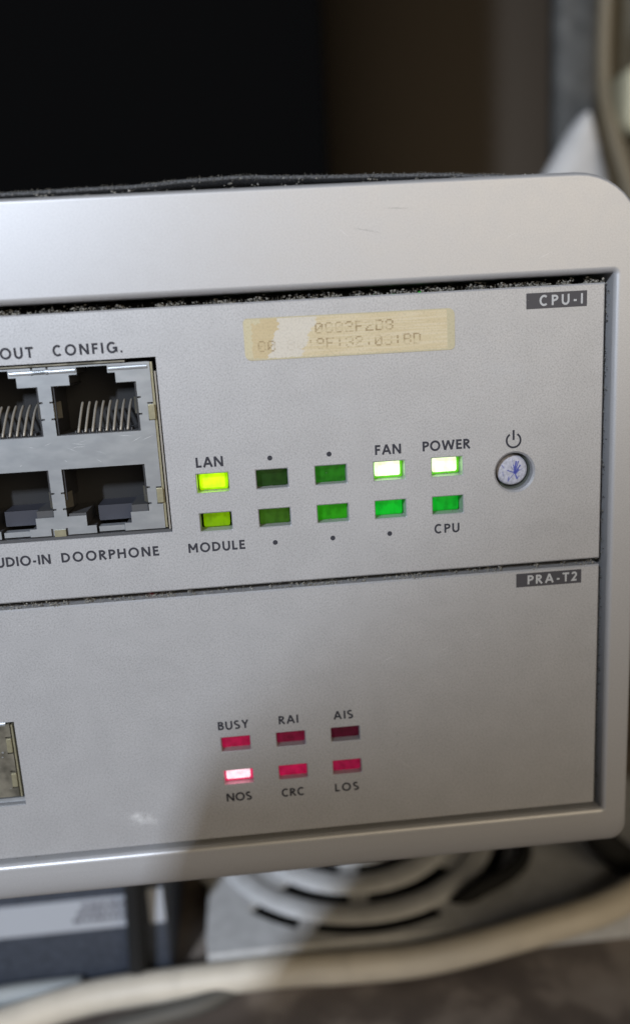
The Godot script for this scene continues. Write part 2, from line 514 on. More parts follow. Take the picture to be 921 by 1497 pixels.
func make_unit() -> void:
	var unit := base("telephone_exchange_unit", self, Vector3(0, 0, 0))
	tag(unit, "silver rack mounted telephone exchange with green and red indicator lights and jacks", "telephone exchange")

	# bezel: a frame of rounded section round both module panels
	var prof := []   # [inset from the outer rectangle, z] from the back of the outside over the front to the back of the inside
	var b := MB.new(true)
	var outer := [63.9, 37.65, -420.0, -65.0]   # right, top, left, bottom
	var inner := [59.65, 24.3, -400.0, -58.45]
	var zf := 1.1
	var rings := []
	var ring_out := func(d: float, db: float, z: float) -> PackedVector3Array:
		return round_rect(outer[2] + d, outer[3] + db, outer[0] - d, outer[1] - d, [maxf(2.4 - d, 0.6), 9.8 - d, 9.8 - d, maxf(2.4 - d, 0.6)], z, 10)
	var ring_in := func(d: float, z: float) -> PackedVector3Array:
		return round_rect(inner[2] - d, inner[3] - d, inner[0] + d, inner[1] + d, [0.3 + d, 0.3 + d, 0.3 + d, 0.3 + d], z, 10)
	rings.append(ring_out.call(0.0, 0.0, -14.0))
	for i in 7:
		var a := PI / 2 * i / 6.0
		rings.append(ring_out.call(0.7 * (1 - cos(a)), 4.6 * (1 - cos(a)), zf - (1 - sin(a)) * 1.6))
	rings.append(ring_out.call(0.76, 4.7, zf))
	var fi := 0.75
	rings.append(ring_in.call(fi + 0.06, zf))
	for i in 6:
		var a := PI / 2 * i / 5.0
		rings.append(ring_in.call(fi * (1 - sin(a)), zf - fi * (1 - cos(a))))
	rings.append(ring_in.call(0.0, -10.0))
	b.skin(rings)
	put("bezel", b.done(), M.bezel, unit)

	# body behind the bezel
	b = MB.new()
	b.box(Vector3(-418, -63.5, -240), Vector3(62.5, 36.0, -14.0))
	put("body", b.done(), M.cover, unit)
	b = MB.new()
	b.quad(Vector3(-401, -60, -9.0), Vector3(61, -60, -9.0), Vector3(61, 26, -9.0), Vector3(-401, 26, -9.0))
	put("inner_tray", b.done(), M.black, unit)
	top_cover(unit)

	# upper module panel
	var holes := []
	var GW := 4.55
	for k in 5:
		var x := 0.02 + 8.4 * k
		holes.append([x - 0.06, -2.9, x + 4.67, 0.06])
		holes.append([x - 0.06, -8.51, x + 4.67, -5.65])
	var upper := base("upper_module_panel", unit)
	var rims := holes.duplicate()
	holes.append([-58.5, -8.1, -3.95, 16.55])
	put("face_plate", cut_plate(-398, -16.92, 58.78, 23.05, -2.9, 0.0, holes, 0.22, [45.83, -2.9, 3.05], rims), M.silver, upper)
	var lower := base("lower_module_panel", unit)
	holes = []
	for k in 3:
		var x := 0.19 + 8.4 * k
		holes.append([x - 0.06, -43.29, x + 4.56, -40.71])
		holes.append([x - 0.06, -48.88, x + 4.56, -46.28])
	rims = holes.duplicate()
	holes.append([-46.0, -48.9, -29.85, -35.2])
	put("face_plate", cut_plate(-398, -57.95, 58.78, -17.9, -2.9, 0.0, holes, 0.22, [], rims), M.silver, lower)

	# lamps behind the green slots
	var G := func(r: float, g: float, bl: float, e: float, dim := 0.35) -> StandardMaterial3D:
		var c := lin(r, g, bl)
		return glow(c, e, lin(r * dim * 0.4 + 0.003, g * dim * 0.4 + 0.004, bl * dim * 0.4 + 0.002))
	var white := glow(lin(0.85, 1.0, 0.6), 1.5, lin(0.4, 0.5, 0.3))
	var yellow := glow(lin(0.52, 1.0, 0.0), 1.1, lin(0.3, 0.5, 0.02))
	var pink := glow(lin(1.0, 0.72, 0.82), 1.2, lin(0.5, 0.3, 0.35))
	var cols := [
		[G.call(0.40, 0.85, 0.0, 1.0), "yellow green lit indicator under the word LAN"],
		[G.call(0.03, 0.10, 0.015, 0.35), "very dark green unlit indicator, second of the upper green row"],
		[G.call(0.02, 0.19, 0.01, 0.7), "dull green indicator, third of the upper green row"],
		[G.call(0.13, 0.62, 0.02, 1.1), "bright white green lit indicator under the word FAN"],
		[G.call(0.12, 0.60, 0.02, 1.1), "bright white green lit indicator under the word POWER"],
	]
	var cols2 := [
		[G.call(0.20, 0.42, 0.0, 0.8), "olive green lit indicator above the word MODULE"],
		[G.call(0.05, 0.16, 0.01, 0.55), "dark olive unlit indicator, second of the lower green row"],
		[G.call(0.02, 0.28, 0.005, 0.85), "mid green indicator, third of the lower green row"],
		[G.call(0.003, 0.45, 0.02, 0.95), "emerald green lit indicator below the FAN light"],
		[G.call(0.003, 0.40, 0.02, 0.85), "emerald green lit indicator above the word CPU"],
	]
	for k in 5:
		var x := 0.02 + 8.4 * k + 2.305
		indicator(unit, x, -1.42, 4.61, 2.84, cols[k][0], cols[k][1], 1.7, [yellow, null, null, white, white][k], [0.25, 0.12, 0.1, 0.15, 0.2][k])
		indicator(unit, x, -7.08, 4.61, 2.74, cols2[k][0], cols2[k][1], 1.8, null, [0.42, 0.15, 0.12, 0.28, 0.3][k])
	var reds := [
		[G.call(0.42, 0.008, 0.06, 0.75), "deep pink indicator under the word BUSY"],
		[G.call(0.20, 0.006, 0.035, 0.6), "dark crimson indicator under the word RAI"],
		[G.call(0.09, 0.004, 0.02, 0.5), "darkest maroon unlit indicator under the word AIS"],
	]
	var reds2 := [
		[G.call(0.80, 0.02, 0.12, 1.1), "glaring white pink lit indicator above the word NOS"],
		[G.call(0.50, 0.008, 0.07, 0.75), "bright crimson indicator above the word CRC"],
		[G.call(0.32, 0.007, 0.05, 0.75), "crimson indicator above the word LOS"],
	]
	for k in 3:
		var x := 0.19 + 8.4 * k + 2.25
		indicator(unit, x, -42.0, 4.5, 2.46, reds[k][0], reds[k][1], 1.25, null, 0.1)
		indicator(unit, x, -47.58, 4.5, 2.48, reds2[k][0], reds2[k][1], 1.1, pink if k == 0 else null, 0.1)

	# printed words
	lettering("OUT", -24.5, -20.07, 17.36, 1.45, upper)
	lettering("CONFIG.", -17.6, -8.25, 17.38, 1.43, upper)
	lettering("AUDIO-IN", -30.6, -21.4, -11.45, 1.42, upper)
	lettering("DOORPHONE", -19.9, -6.15, -11.42, 1.42, upper)
	lettering("LAN", 0.18, 4.0, 0.88, 1.45, upper)
	lettering("MODULE", -1.98, 6.18, -11.4, 1.38, upper)
	lettering("FAN", 25.55, 29.3, 0.97, 1.42, upper)
	lettering("POWER", 32.4, 39.3, 1.03, 1.42, upper)
	lettering("CPU", 33.75, 37.55, -11.22, 1.36, upper)
	for p in [[10.58, 1.58], [18.98, 1.57], [10.53, -10.77], [18.89, -10.75], [27.23, -10.72]]:
		dot(p[0], p[1], 0.36, upper)
	# power mark
	b = MB.new()
	var ring := arc(0, 0, 1.02, 1.02, 122, 418, 30)
	stroke(b, ring, 0.14, Vector3(45.66, 1.75, 0), 1.0, 0.02)
	stroke(b, [Vector2(0, 0.05), Vector2(0, 1.5)], 0.15, Vector3(45.66, 1.75, 0), 1.0, 0.024)
	put("power_symbol", b.done(), M.print, upper)
	lettering("BUSY", -0.05, 4.62, -39.5, 1.36, lower)
	lettering("RAI", 9.15, 12.15, -39.4, 1.36, lower)
	lettering("AIS", 17.5, 20.5, -39.42, 1.36, lower)
	lettering("NOS", 0.3, 4.15, -51.62, 1.38, lower)
	lettering("CRC", 8.75, 12.4, -51.68, 1.36, lower)
	lettering("LOS", 17.15, 20.85, -51.66, 1.36, lower)
	module_tag(unit, 47.5, 19.98, 56.15, 22.12, "CPU-1", 49.3, 55.55)
	module_tag(unit, 46.02, -20.55, 56.0, -18.42, "PRA-T2", 47.75, 55.3)

	sticker(unit)
	power_button(unit)
	smudge(unit)
	port_block(unit)
	side_port(unit)
	dust(unit)

func module_tag(parent: Node, x0: float, y0: float, x1: float, y1: float, text: String, t0: float, t1: float) -> void:
	var o := base("module_tag", parent)
	tag(o, "small dark printed tag with the pale letters " + text)
	var b := MB.new()
	b.quad(Vector3(x0, y0, 0.016), Vector3(x1, y0, 0.016), Vector3(x1, y1, 0.016), Vector3(x0, y1, 0.016))
	put("tag_field", b.done(), M.tag_print, o)
	lettering(text, t0, t1, y0 + 0.38, 1.4, o, 0.03, M.tag_letter, 0.2)

func top_cover(unit: Node) -> void:
	# a thin dusty sheet that bows up off the bezel
	var b := MB.new(true)
	var n := 90
	var top := []
	var rings := []
	for j in 9:
		var z: float = [-1.6, -2.0, -3.0, -6.0, -15.0, -40.0, -90.0, -160.0, -240.0][j]
		var row := PackedVector3Array()
		for i in n + 1:
			var x := lerpf(-418.0, 50.0, pow(float(i) / n, 0.6))
			var y := 37.75 + cover_lift(x) * (1.0 - clampf((-z - 1.6) / 60.0, 0, 1) * 0.8) + (0.0 if j > 0 else -0.25)
			row.append(Vector3(x, y, z))
		rings.append(row)
	b.skin(rings, false)
	# the underside and the front rim
	var low := []
	for r in rings.size():
		var row := PackedVector3Array()
		for p in rings[r]:
			row.append(p - Vector3(0, 0.55 if r > 0 else 0.25, 0))
		low.append(row)
	low.reverse()
	b.skin(low, false)
	b.skin([low[-1], rings[0]], false)
	put("top_cover", b.done(), M.cover, unit)

func cover_lift(x: float) -> float:
	var pts := [[-418.0, 0.9], [-24.0, 0.95], [-5.0, 1.15], [3.0, 1.6], [9.0, 1.75], [16.0, 1.45], [24.0, 1.2], [35.0, 0.95], [42.0, 0.5], [48.0, 0.05], [58.0, -0.1]]
	for i in pts.size() - 1:
		if x <= pts[i + 1][0]:
			var t: float = clampf((x - pts[i][0]) / (pts[i + 1][0] - pts[i][0]), 0, 1)
			return lerpf(pts[i][1], pts[i + 1][1], t * t * (3 - 2 * t))
	return 0.0

# dot matrix digits, five by seven
const DOTS := {
	"0": ["01110", "10001", "10011", "10101", "11001", "10001", "01110"], "2": ["01110", "10001", "00001", "00110", "01000", "10000", "11111"],
	"3": ["01110", "10001", "00001", "00110", "00001", "10001", "01110"], "8": ["01110", "10001", "10001", "01110", "10001", "10001", "01110"],
	"9": ["01110", "10001", "10001", "01111", "00001", "10001", "01110"], "B": ["11110", "10001", "10001", "11110", "10001", "10001", "11110"],
	"D": ["11110", "10001", "10001", "10001", "10001", "10001", "11110"], "F": ["11111", "10000", "10000", "11110", "10000", "10000", "10000"],
	":": ["00000", "00100", "00100", "00000", "00100", "00100", "00000"], " ": ["00000", "00000", "00000", "00000", "00000", "00000", "00000"],
	"R": ["11110", "10001", "10001", "11110", "10100", "10010", "10001"],
}

func sticker(parent: Node) -> void:
	var o := base("sticker", parent)
	tag(o, "worn cream sticker with a half rubbed off printed number")
	var w := 880
	var h := 172
	var im := Image.create(w, h, false, Image.FORMAT_RGB8)
	var cloud := noise(0.006, 4, 5)
	var fine := noise(0.05, 14, 3)
	var streak := noise(0.02, 24, 3)
	var cream := Color(0.87, 0.82, 0.69)
	var pale := Color(0.88, 0.87, 0.85)
	var brown := Color(0.82, 0.75, 0.59)
	var rim := Color(0.85, 0.82, 0.70)
	for y in h:
		for x in w:
			var c := cream.lerp(Color(0.85, 0.79, 0.65), clampf(0.5 + cloud.get_noise_2d(x, y * 2) * 1.2, 0, 1) * 0.6)
			c = c.lerp(Color(0.92, 0.88, 0.79), clampf(streak.get_noise_2d(x * 0.15, y * 4) + 0.2, 0, 0.5))
			var edge := 120.0 + 25 * cloud.get_noise_2d(y * 3, 50) + 12 * fine.get_noise_2d(y, 5) - (y - 86) * 0.25
			var edge2 := 268.0 + 22 * cloud.get_noise_2d(y * 4, 90) + 14 * fine.get_noise_2d(y * 2, 8) - (y - 86) * 0.45
			if x < edge: c = c.lerp(brown, 0.65)
			elif x < edge2: c = c.lerp(pale, 0.85)
			if x < 34 + 9 * fine.get_noise_2d(y, 30) or (x < 70 and y < 24 + 12 * fine.get_noise_2d(x, 3)): c = rim
			if x > w - 34 or y > h - 8 + 5 * fine.get_noise_2d(x, 70) or y < 5: c = rim.darkened(0.05)
			c = c.darkened(clampf(fine.get_noise_2d(x * 1.7, y * 1.7) * 0.10, 0, 0.2))
			im.set_pixel(x, y, c)
	var ink := Color(0.58, 0.50, 0.36)
	var ink_line := func(text: String, x0: float, y0: float, step: float, size: Vector2) -> void:
		for k in text.length():
			var g: Array = DOTS[text[k]]
			for r in 7:
				for q in 5:
					if g[r][q] != "1": continue
					var cx := x0 + k * step + q * size.x
					var cy := y0 + r * size.y
					for yy in range(-3, 4):
						for xx in range(-4, 5):
							var px := int(cx + xx)
							var py := int(cy + yy)
							if px < 0 or py < 0 or px >= w or py >= h: continue
							# rubbed away where the wear runs deepest
							var wear := clampf(0.52 + cloud.get_noise_2d(px * 2.0, py * 4.0) * 1.3 + fine.get_noise_2d(px * 0.6, py * 0.6) * 0.5, 0.12, 0.95)
							var soft := clampf(1.4 - Vector2(xx / 4.0, yy / 3.2).length(), 0, 1)
							if px < 250 and px > 130: wear *= 0.15
							im.set_pixel(px, py, im.get_pixel(px, py).lerp(ink, wear * soft))
	ink_line.call(" 0002F2D8", 255, 34, 42.0, Vector2(6.6, 6.4))
	ink_line.call("00:80:9F:32:03:BD", 58, 96, 40.5, Vector2(6.4, 6.6))
	var m := plain(1, 1, 1, 0.55)
	m.albedo_texture = ImageTexture.create_from_image(im)
	m.albedo_color = Color(0.89, 0.875, 0.85)
	# sheet with rounded corners, its print laid on by its own coordinates
	var st := SurfaceTool.new()
	st.begin(Mesh.PRIMITIVE_TRIANGLES)
	st.set_smooth_group(-1)
	var ring := round_rect(-14.58, -2.82, 14.58, 2.82, [0.7, 0.9, 0.6, 0.9], 0.07, 6)
	var low := round_rect(-14.6, -2.84, 14.6, 2.84, [0.7, 0.9, 0.6, 0.9], 0.002, 6)
	for i in ring.size():
		var j := (i + 1) % ring.size()
		for p in [Vector3(0, 0, 0.07), ring[j], ring[i], ring[i], ring[j], low[j], ring[i], low[j], low[i]]:
			st.set_uv(Vector2((p.x + 14.6) / 29.2, 1 - (p.y + 2.84) / 5.68))
			st.add_vertex(p * U)
	st.generate_normals()
	var s := put("sticker_sheet", st.commit(), m, o, Vector3(22.78, 17.98, 0))
	s.rotation.z = -0.004

func power_button(parent: Node) -> void:
	var o := base("power_button", parent, Vector3(45.83, -2.9, 0))
	tag(o, "round white power button with blue pen scribbles on its cap")
	var im := Image.create(256, 256, false, Image.FORMAT_RGB8)
	var fine := noise(0.03, 77, 4)
	for y in 256:
		for x in 256:
			var c := Color(0.70, 0.70, 0.74).darkened(clampf(0.06 + fine.get_noise_2d(x, y) * 0.16, 0, 0.3))
			im.set_pixel(x, y, c)
	var strokes := [[150, 150, 178, 60, 5.0, 0.9], [150, 150, 192, 92, 6.0, 0.9], [148, 148, 160, 62, 7.0, 0.95], [150, 150, 210, 118, 3.0, 0.5], [150, 150, 96, 128, 5.0, 0.8], [150, 152, 120, 96, 3.0, 0.45],
		[152, 152, 168, 196, 7.0, 0.8], [148, 150, 104, 206, 3.0, 0.7], [104, 180, 100, 214, 5.0, 0.6], [50, 84, 66, 108, 4.0, 0.5], [56, 140, 62, 170, 3.0, 0.5], [150, 150, 140, 86, 5.0, 0.8], [158, 150, 176, 128, 10.0, 0.9], [168, 196, 184, 178, 5.0, 0.5], [130, 40, 136, 76, 3.0, 0.3]]
	for s in strokes:
		var a := Vector2(s[0], s[1])
		var d := Vector2(s[2], s[3])
		for y in range(int(minf(a.y, d.y)) - 12, int(maxf(a.y, d.y)) + 13):
			for x in range(int(minf(a.x, d.x)) - 12, int(maxf(a.x, d.x)) + 13):
				if x < 0 or y < 0 or x > 255 or y > 255: continue
				var p := Vector2(x, y)
				var q := Geometry2D.get_closest_point_to_segment(p, a, d)
				var k: float = clampf(1.3 - p.distance_to(q) / s[4] + fine.get_noise_2d(x * 3, y * 3) * 0.5, 0, 1) * s[5]
				im.set_pixel(x, y, im.get_pixel(x, y).lerp(Color(0.22, 0.25, 0.55), k))
	var m := plain(1, 1, 1, 0.4)
	m.albedo_texture = ImageTexture.create_from_image(im)
	var st := SurfaceTool.new()
	st.begin(Mesh.PRIMITIVE_TRIANGLES)
	st.set_smooth_group(0)
	var n := 40
	var prof := [Vector2(0.0, 0.16), Vector2(1.2, 0.13), Vector2(1.9, 0.05), Vector2(2.15, -0.05), Vector2(2.3, -0.25), Vector2(2.32, -1.2)]
	for k in prof.size() - 1:
		for i in n:
			var q := []
			for e in [[k, i], [k, i + 1], [k + 1, i + 1], [k + 1, i]]:
				var a: float = TAU * e[1] / n
				q.append(Vector3(prof[e[0]].x * cos(a), prof[e[0]].x * sin(a), prof[e[0]].y))
			for e in [0, 1, 2, 0, 2, 3]:
				var p: Vector3 = q[e]
				st.set_uv(Vector2(0.5 + p.x / 4.8, 0.5 - p.y / 4.8))
				st.add_vertex(p * U)
	st.generate_normals()
	var cap := put("cap", st.commit(), m, o, Vector3(0.0, 0.05, -1.45))
	cap.rotation = Vector3(0.05, -0.10, 0)
	# the switch body in the bottom of the hole
	var ring := MB.new(true)
	var a0 := PackedVector3Array()
	var a1 := PackedVector3Array()
	for i in n:
		a0.append(Vector3(3.3 * cos(TAU * i / n), 3.3 * sin(TAU * i / n), -2.95))
		a1.append(Vector3(0.4 * cos(TAU * i / n), 0.4 * sin(TAU * i / n), -2.95))
	ring.skin([a0, a1])
	ring.fan(a1)
	var sl := MB.new(true)
	var s0 := []
	for e in [[2.78, -1.5], [2.6, -1.45], [2.5, -1.6], [2.5, -2.9]]:
		var rr := PackedVector3Array()
		for i in n: rr.append(Vector3(e[0] * cos(TAU * i / n), e[0] * sin(TAU * i / n), e[1]))
		s0.append(rr)
	sl.skin(s0)
	put("sleeve", sl.done(), plain(0.05, 0.055, 0.045, 0.7), o)
	put("switch_body", ring.done(), plain(0.05, 0.07, 0.04, 0.6), o)

func smudge(parent: Node) -> void:
	# thin smears of dried residue and finger marks on the paint
	var f := noise(0.05, 88, 4)
	for k in 7:
		var p: Array = [[-13.2, -52.8, 3.6, 2.4, 0.75, 0.9], [20.0, 9.0, 9.0, 4.5, 0.16, 0.9], [50.0, -11.0, 6.0, 3.5, 0.07, 0.3], [30.0, -30.0, 11.0, 5.0, 0.13, 0.9], [-12.0, -27.0, 10.0, 4.0, 0.06, 0.35], [44.0, 12.0, 7.0, 4.0, 0.14, 0.9], [46.0, -44.0, 8.0, 6.0, 0.10, 0.8]][k]
		var im := Image.create(96, 64, false, Image.FORMAT_RGBA8)
		for y in 64:
			for x in 96:
				var d := Vector2((x - 50.0) / 44.0, (y - 36.0) / 22.0 - 0.3 * (x - 50.0) / 44.0).length()
				var a := clampf((1.0 - d) * 0.55 + f.get_noise_2d(x + k * 200, y) * 0.5, 0, 1) * clampf((1.0 - d) * 2.0, 0, 1)
				im.set_pixel(x, y, Color(p[5], p[5], p[5], a * p[4]))
		var m := plain(1, 1, 1, 0.7)
		m.albedo_texture = ImageTexture.create_from_image(im)
		m.transparency = BaseMaterial3D.TRANSPARENCY_ALPHA
		var b := MB.new()
		b.quad_uv(Vector3(-p[2], -p[3], 0), Vector3(p[2], -p[3], 0), Vector3(p[2], p[3], 0), Vector3(-p[2], p[3], 0))
		put("smear" if k else "pale_smear", b.done(), m, parent, Vector3(p[0], p[1], 0.012), "" if k else "pale smear of dried residue low on the panel")
	for k in 16:
		var a := rng.randfn(0.1, 0.5)
		var l := rng.randf_range(0.4, 2.2)
		var on_bezel := k < 7
		var c := Vector3(rng.randf_range(-24, 56) if on_bezel else rng.randf_range(24, 56), rng.randf_range(26, 36) if on_bezel else rng.randf_range(-56, -20), 1.115 if on_bezel else 0.02)
		var u := Vector3(cos(a), sin(a), 0) * l
		var v := Vector3(-sin(a), cos(a), 0) * 0.022
		var b := MB.new()
		b.quad(c - u, c - v, c + u, c + v)
		put("scratch", b.done(), plain(0.66, 0.66, 0.66, 0.4) if k % 3 else plain(0.18, 0.18, 0.18, 0.6), parent)

# ------------------------------------------------------------------ jacks

func port_block(unit: Node) -> void:
	var o := base("jack_block", unit)
	tag(o, "block of shielded metal network jacks, two rows, CONFIG above DOORPHONE")
	var pitch := 13.3
	var holes := []
	var inner := []
	for c in 4:
		var d := -pitch * c
		holes.append([-18.5 + d, 6.55, -7.0 + d, 13.38])
		holes.append([-15.95 + d, 13.3, -9.7 + d, 14.75])
		holes.append([-14.85 + d, 14.7, -10.7 + d, 15.75])
		holes.append([-18.5 + d, -4.92, -7.0 + d, 1.85])
		holes.append([-15.85 + d, -6.45, -9.6 + d, -4.8])
		holes.append([-14.6 + d, -7.6, -10.6 + d, -6.4])
		for y in [8.75, 11.05, -1.65, -3.95]:
			holes.append([-7.1 + d, y, -6.55 + d, y + 0.26])
			holes.append([-18.95 + d, y, -18.4 + d, y + 0.26])
		for x in [-19.0, -21.05]:   # slots between the folded lips
			holes.append([x + d + 0.1, 14.95, x + d + 0.4, 16.4])
			holes.append([x + d + 0.1, -7.6, x + d + 0.4, -6.55])
	for h in holes:
		if h[2] - h[0] > 1: inner.append([h[0] - 0.15, h[1] - 0.12, h[2] + 0.15, h[3] + 0.12])
	for y in [10.2, 7.9, -1.7, -4.0]:
		holes.append([-5.75, y, -4.9, y + 0.22])
	put("shield", cut_plate(-58.2, -7.55, -4.95, 15.95, -0.85, -0.6, holes), M.shield, o)
	put("housing", cut_plate(-58.0, -7.7, -5.2, 16.0, -8.5, -0.86, inner), M.jack_grey, o)
	var b := MB.new()
	b.box(Vector3(-58, -7.7, -10), Vector3(-5.2, 16.2, -8.4))
	put("housing_back", b.done(), M.black, o)
	# the sleeves inside: dark plastic roof and walls set into each jack
	for c in 4:
		var d := -pitch * c
		var jack := base("upper_jack", unit, Vector3(d, 0, 0))
		tag(jack, "upper network jack with eight gold contacts" if c > 0 else "upper right network jack, under the word CONFIG")
		b = MB.new()
		for s in [[-18.42, -18.2], [-7.3, -7.08]]:
			b.box(Vector3(s[0], 6.5, -8.3), Vector3(s[1], 13.4, -0.95))
		b.box(Vector3(-18.4, 13.25, -8.3), Vector3(-15.95, 13.45, -0.95))
		b.box(Vector3(-9.7, 13.25, -8.3), Vector3(-7.1, 13.45, -0.95))
		put("lining", b.done(), M.jack, jack)
		b = MB.new()
		b.box(Vector3(-18.3, 6.45, -8.3), Vector3(-7.2, 6.62, -1.0))
		put("floor_plate", b.done(), M.jack_grey, jack)
		for k in 8:
			var x := -15.75 + 0.97 * k
			put("contact", tube([Vector3(x, 6.7, -1.7), Vector3(x + 0.1, 7.4, -2.0), Vector3(x + 0.3, 9.6, -3.9), Vector3(x + 0.4, 10.6, -5.0 - 0.1 * k)], 0.19, 8, 4), M.gold, jack)
		for k in 9:
			b = MB.new()
			b.box(Vector3(-16.25 + 0.97 * k, 6.6, -4.0), Vector3(-16.1 + 0.97 * k, 6.95, -1.9))
			put("divider", b.done(), M.jack_grey, jack)
		spring_tabs(jack, 8.95, 11.1)
		jack = base("lower_jack", unit, Vector3(d, 0, 0))
		tag(jack, "lower network jack, upside down" if c > 0 else "lower right network jack, over the word DOORPHONE")
		b = MB.new()
		for s in [[-18.42, -18.2], [-7.3, -7.08]]:
			b.box(Vector3(s[0], -2.6, -8.3), Vector3(s[1], 1.9, -0.95))
		b.box(Vector3(-18.3, 1.75, -8.3), Vector3(-7.2, 1.92, -0.95))
		put("lining", b.done(), M.jack, jack)
		b = MB.new()
		b.box(Vector3(-18.3, -5.0, -8.0), Vector3(-15.9, -4.6, -1.0))
		b.box(Vector3(-9.5, -5.0, -8.0), Vector3(-7.2, -4.0, -1.2))
		put("floor_ledge", b.done(), M.jack_grey, jack)
		b = MB.new()
		b.box(Vector3(-14.6, -6.4, -8.0), Vector3(-9.6, -4.2, -3.4))
		put("latch_block", b.done(), plain(0.035, 0.037, 0.05, 0.5), jack)
		b = MB.new()
		b.box(Vector3(-14.3, -7.5, -2.6), Vector3(-10.7, -6.75, -1.0))
		put("latch_lip", b.done(), M.shield, jack)
		spring_tabs(jack, -3.7, -1.6)
	for k in 14:   # wear on the tin
		var a := rng.randfn(0.0, 0.35)
		var q := Vector3(rng.randf_range(-24, -5.5), rng.randf_range(2.4, 6.2), -0.59)
		var u := Vector3(cos(a), sin(a), 0) * rng.randf_range(0.2, 1.1)
		var v := Vector3(-sin(a), cos(a), 0) * rng.randf_range(0.015, 0.035)
		b = MB.new()
		b.quad(q - u, q - v, q + u, q + v)
		put("scratch", b.done(), plain(0.8, 0.82, 0.84, 0.3, 0.5), o)
	# folded lips along the top edge, bright where they turn
	for c in 4:
		var d := -pitch * c
		for s in [[-10.55, -5.3], [-18.55, -15.0], [-20.65, -19.0]]:
			put("folded_lip", lip(s[0] + d, s[1] + d, 15.75), M.shield, o)
	for c in 4:
		var d := -pitch * c
		b = MB.new()
		b.box(Vector3(-20.5 + d, -7.75, -0.75), Vector3(-18.9 + d, -6.75, -0.45))
		put("ground_tab", b.done(), M.olive, o)
	# the folded right flange with its spring fingers
	b = MB.new()
	b.box(Vector3(-5.0, -7.5, -2.2), Vector3(-4.62, 15.9, -0.75))
	put("side_flange", b.done(), M.olive, o)
	for y in [7.95, -3.85]:
		put("spring_finger", rounded_slab(-5.72, y, -4.75, y + 2.2, 0.2, -0.7, -0.42, 0.12), M.olive, o)
	b = MB.new()
	b.box(Vector3(-4.42, -7.8, -2.6), Vector3(-4.2, 14.6, -0.55))
	put("side_rail", b.done(), M.gold, o)
	b = MB.new()
	b.box(Vector3(-58, 16.1, -2.6), Vector3(-8.2, 16.32, -0.35))
	put("top_rail", b.done(), M.dull, o)
	b = MB.new()
	b.box(Vector3(-58, -8.05, -2.6), Vector3(-4.1, -7.72, -0.45))
	put("bottom_rail", b.done(), M.jack_grey, o)

func lip(x0: float, x1: float, y: float) -> ArrayMesh:
	var b := MB.new(true)
	var rows := []
	for i in 8:
		var a := lerpf(-0.5, PI / 2 + 0.5, i / 7.0)
		rows.append(PackedVector3Array([Vector3(x0, y - 0.45 + 0.5 * sin(a), -0.95 + 0.5 * cos(a)), Vector3(x1, y - 0.45 + 0.5 * sin(a), -0.95 + 0.5 * cos(a))]))
	b.skin(rows, false)
	return b.done()

func spring_tabs(jack: Node, y0: float, y1: float) -> void:
	for s in [[-18.5, 1.0], [-7.0, -1.0]]:
		var b := MB.new()
		var x: float = s[0]
		var d: float = s[1]
		var p := [Vector3(x, y0, -0.62), Vector3(x + d * 0.75, y0 - 0.1, -2.3), Vector3(x + d * 0.75, y1 + 0.1, -2.3), Vector3(x, y1, -0.62)]
		if d > 0: b.quad(p[0], p[1], p[2], p[3])
		else: b.quad(p[3], p[2], p[1], p[0])
		var q := []
		for k in p: q.append(k + Vector3(-d * 0.15, 0, -0.1))
		b.quad(q[3], q[2], q[1], q[0]); b.quad(p[0], q[0], q[1], p[1]); b.quad(p[2], q[2], q[3], p[3])
		put("spring_tab", b.done(), M.dull, jack)

func side_port(unit: Node) -> void:
	var o := base("trunk_port", unit)
	tag(o, "tarnished metal shield of a port at the left edge of the lower panel")
	put("shield", cut_plate(-45.8, -47.7, -30.75, -35.75, -0.9, -0.5, [[-31.6, -38.0, -30.6, -37.8], [-31.6, -40.6, -30.6, -40.4], [-31.6, -43.6, -30.6, -43.4], [-31.6, -46.3, -30.6, -46.1]]), M.dull, o)
	put("folded_lip", lip(-45.5, -31.3, -35.35), M.shield, o)
	for y in [-40.35, -46.05]:
		put("spring_finger", rounded_slab(-31.55, y, -30.7, y + 2.3, 0.2, -0.55, -0.3, 0.12), M.olive, o)
	var b := MB.new()
	b.box(Vector3(-30.6, -47.8, -2.6), Vector3(-30.35, -35.9, -0.55))
	put("side_flange", b.done(), M.olive, o)
	b = MB.new()
	b.box(Vector3(-45.8, -48.6, -2.4), Vector3(-29.95, -47.95, -0.6))
	put("bottom_rail", b.done(), M.shield, o)
	b = MB.new()
	for k in 9:
		var p := Vector3(rng.randf_range(-34.5, -31.8), rng.randf_range(-47, -37), -0.5)
		var r := rng.randf_range(0.05, 0.16)
		b.box(p - Vector3(r, r * 0.7, 0.02), p + Vector3(r, r * 0.7, 0.06))
	var s := put("solder_specks", b.done(), M.shield, o)
	s.set_meta("kind", "stuff")

# ------------------------------------------------------------------ dust

func clump() -> ArrayMesh:
	var b := MB.new()
	var s := []
	for k in 6:
		var d: Vector3 = [Vector3.RIGHT, Vector3.LEFT, Vector3.UP, Vector3.DOWN, Vector3.BACK, Vector3.FORWARD][k]
		s.append(d * rng.randf_range(0.5, 1.1) + Vector3(rng.randf(), rng.randf(), rng.randf()) * 0.3)
	for f in [[0, 2, 4], [2, 1, 4], [1, 3, 4], [3, 0, 4], [2, 0, 5], [1, 2, 5], [3, 1, 5], [0, 3, 5]]:
		b.tri(s[f[0]], s[f[1]], s[f[2]])
	return b.done()

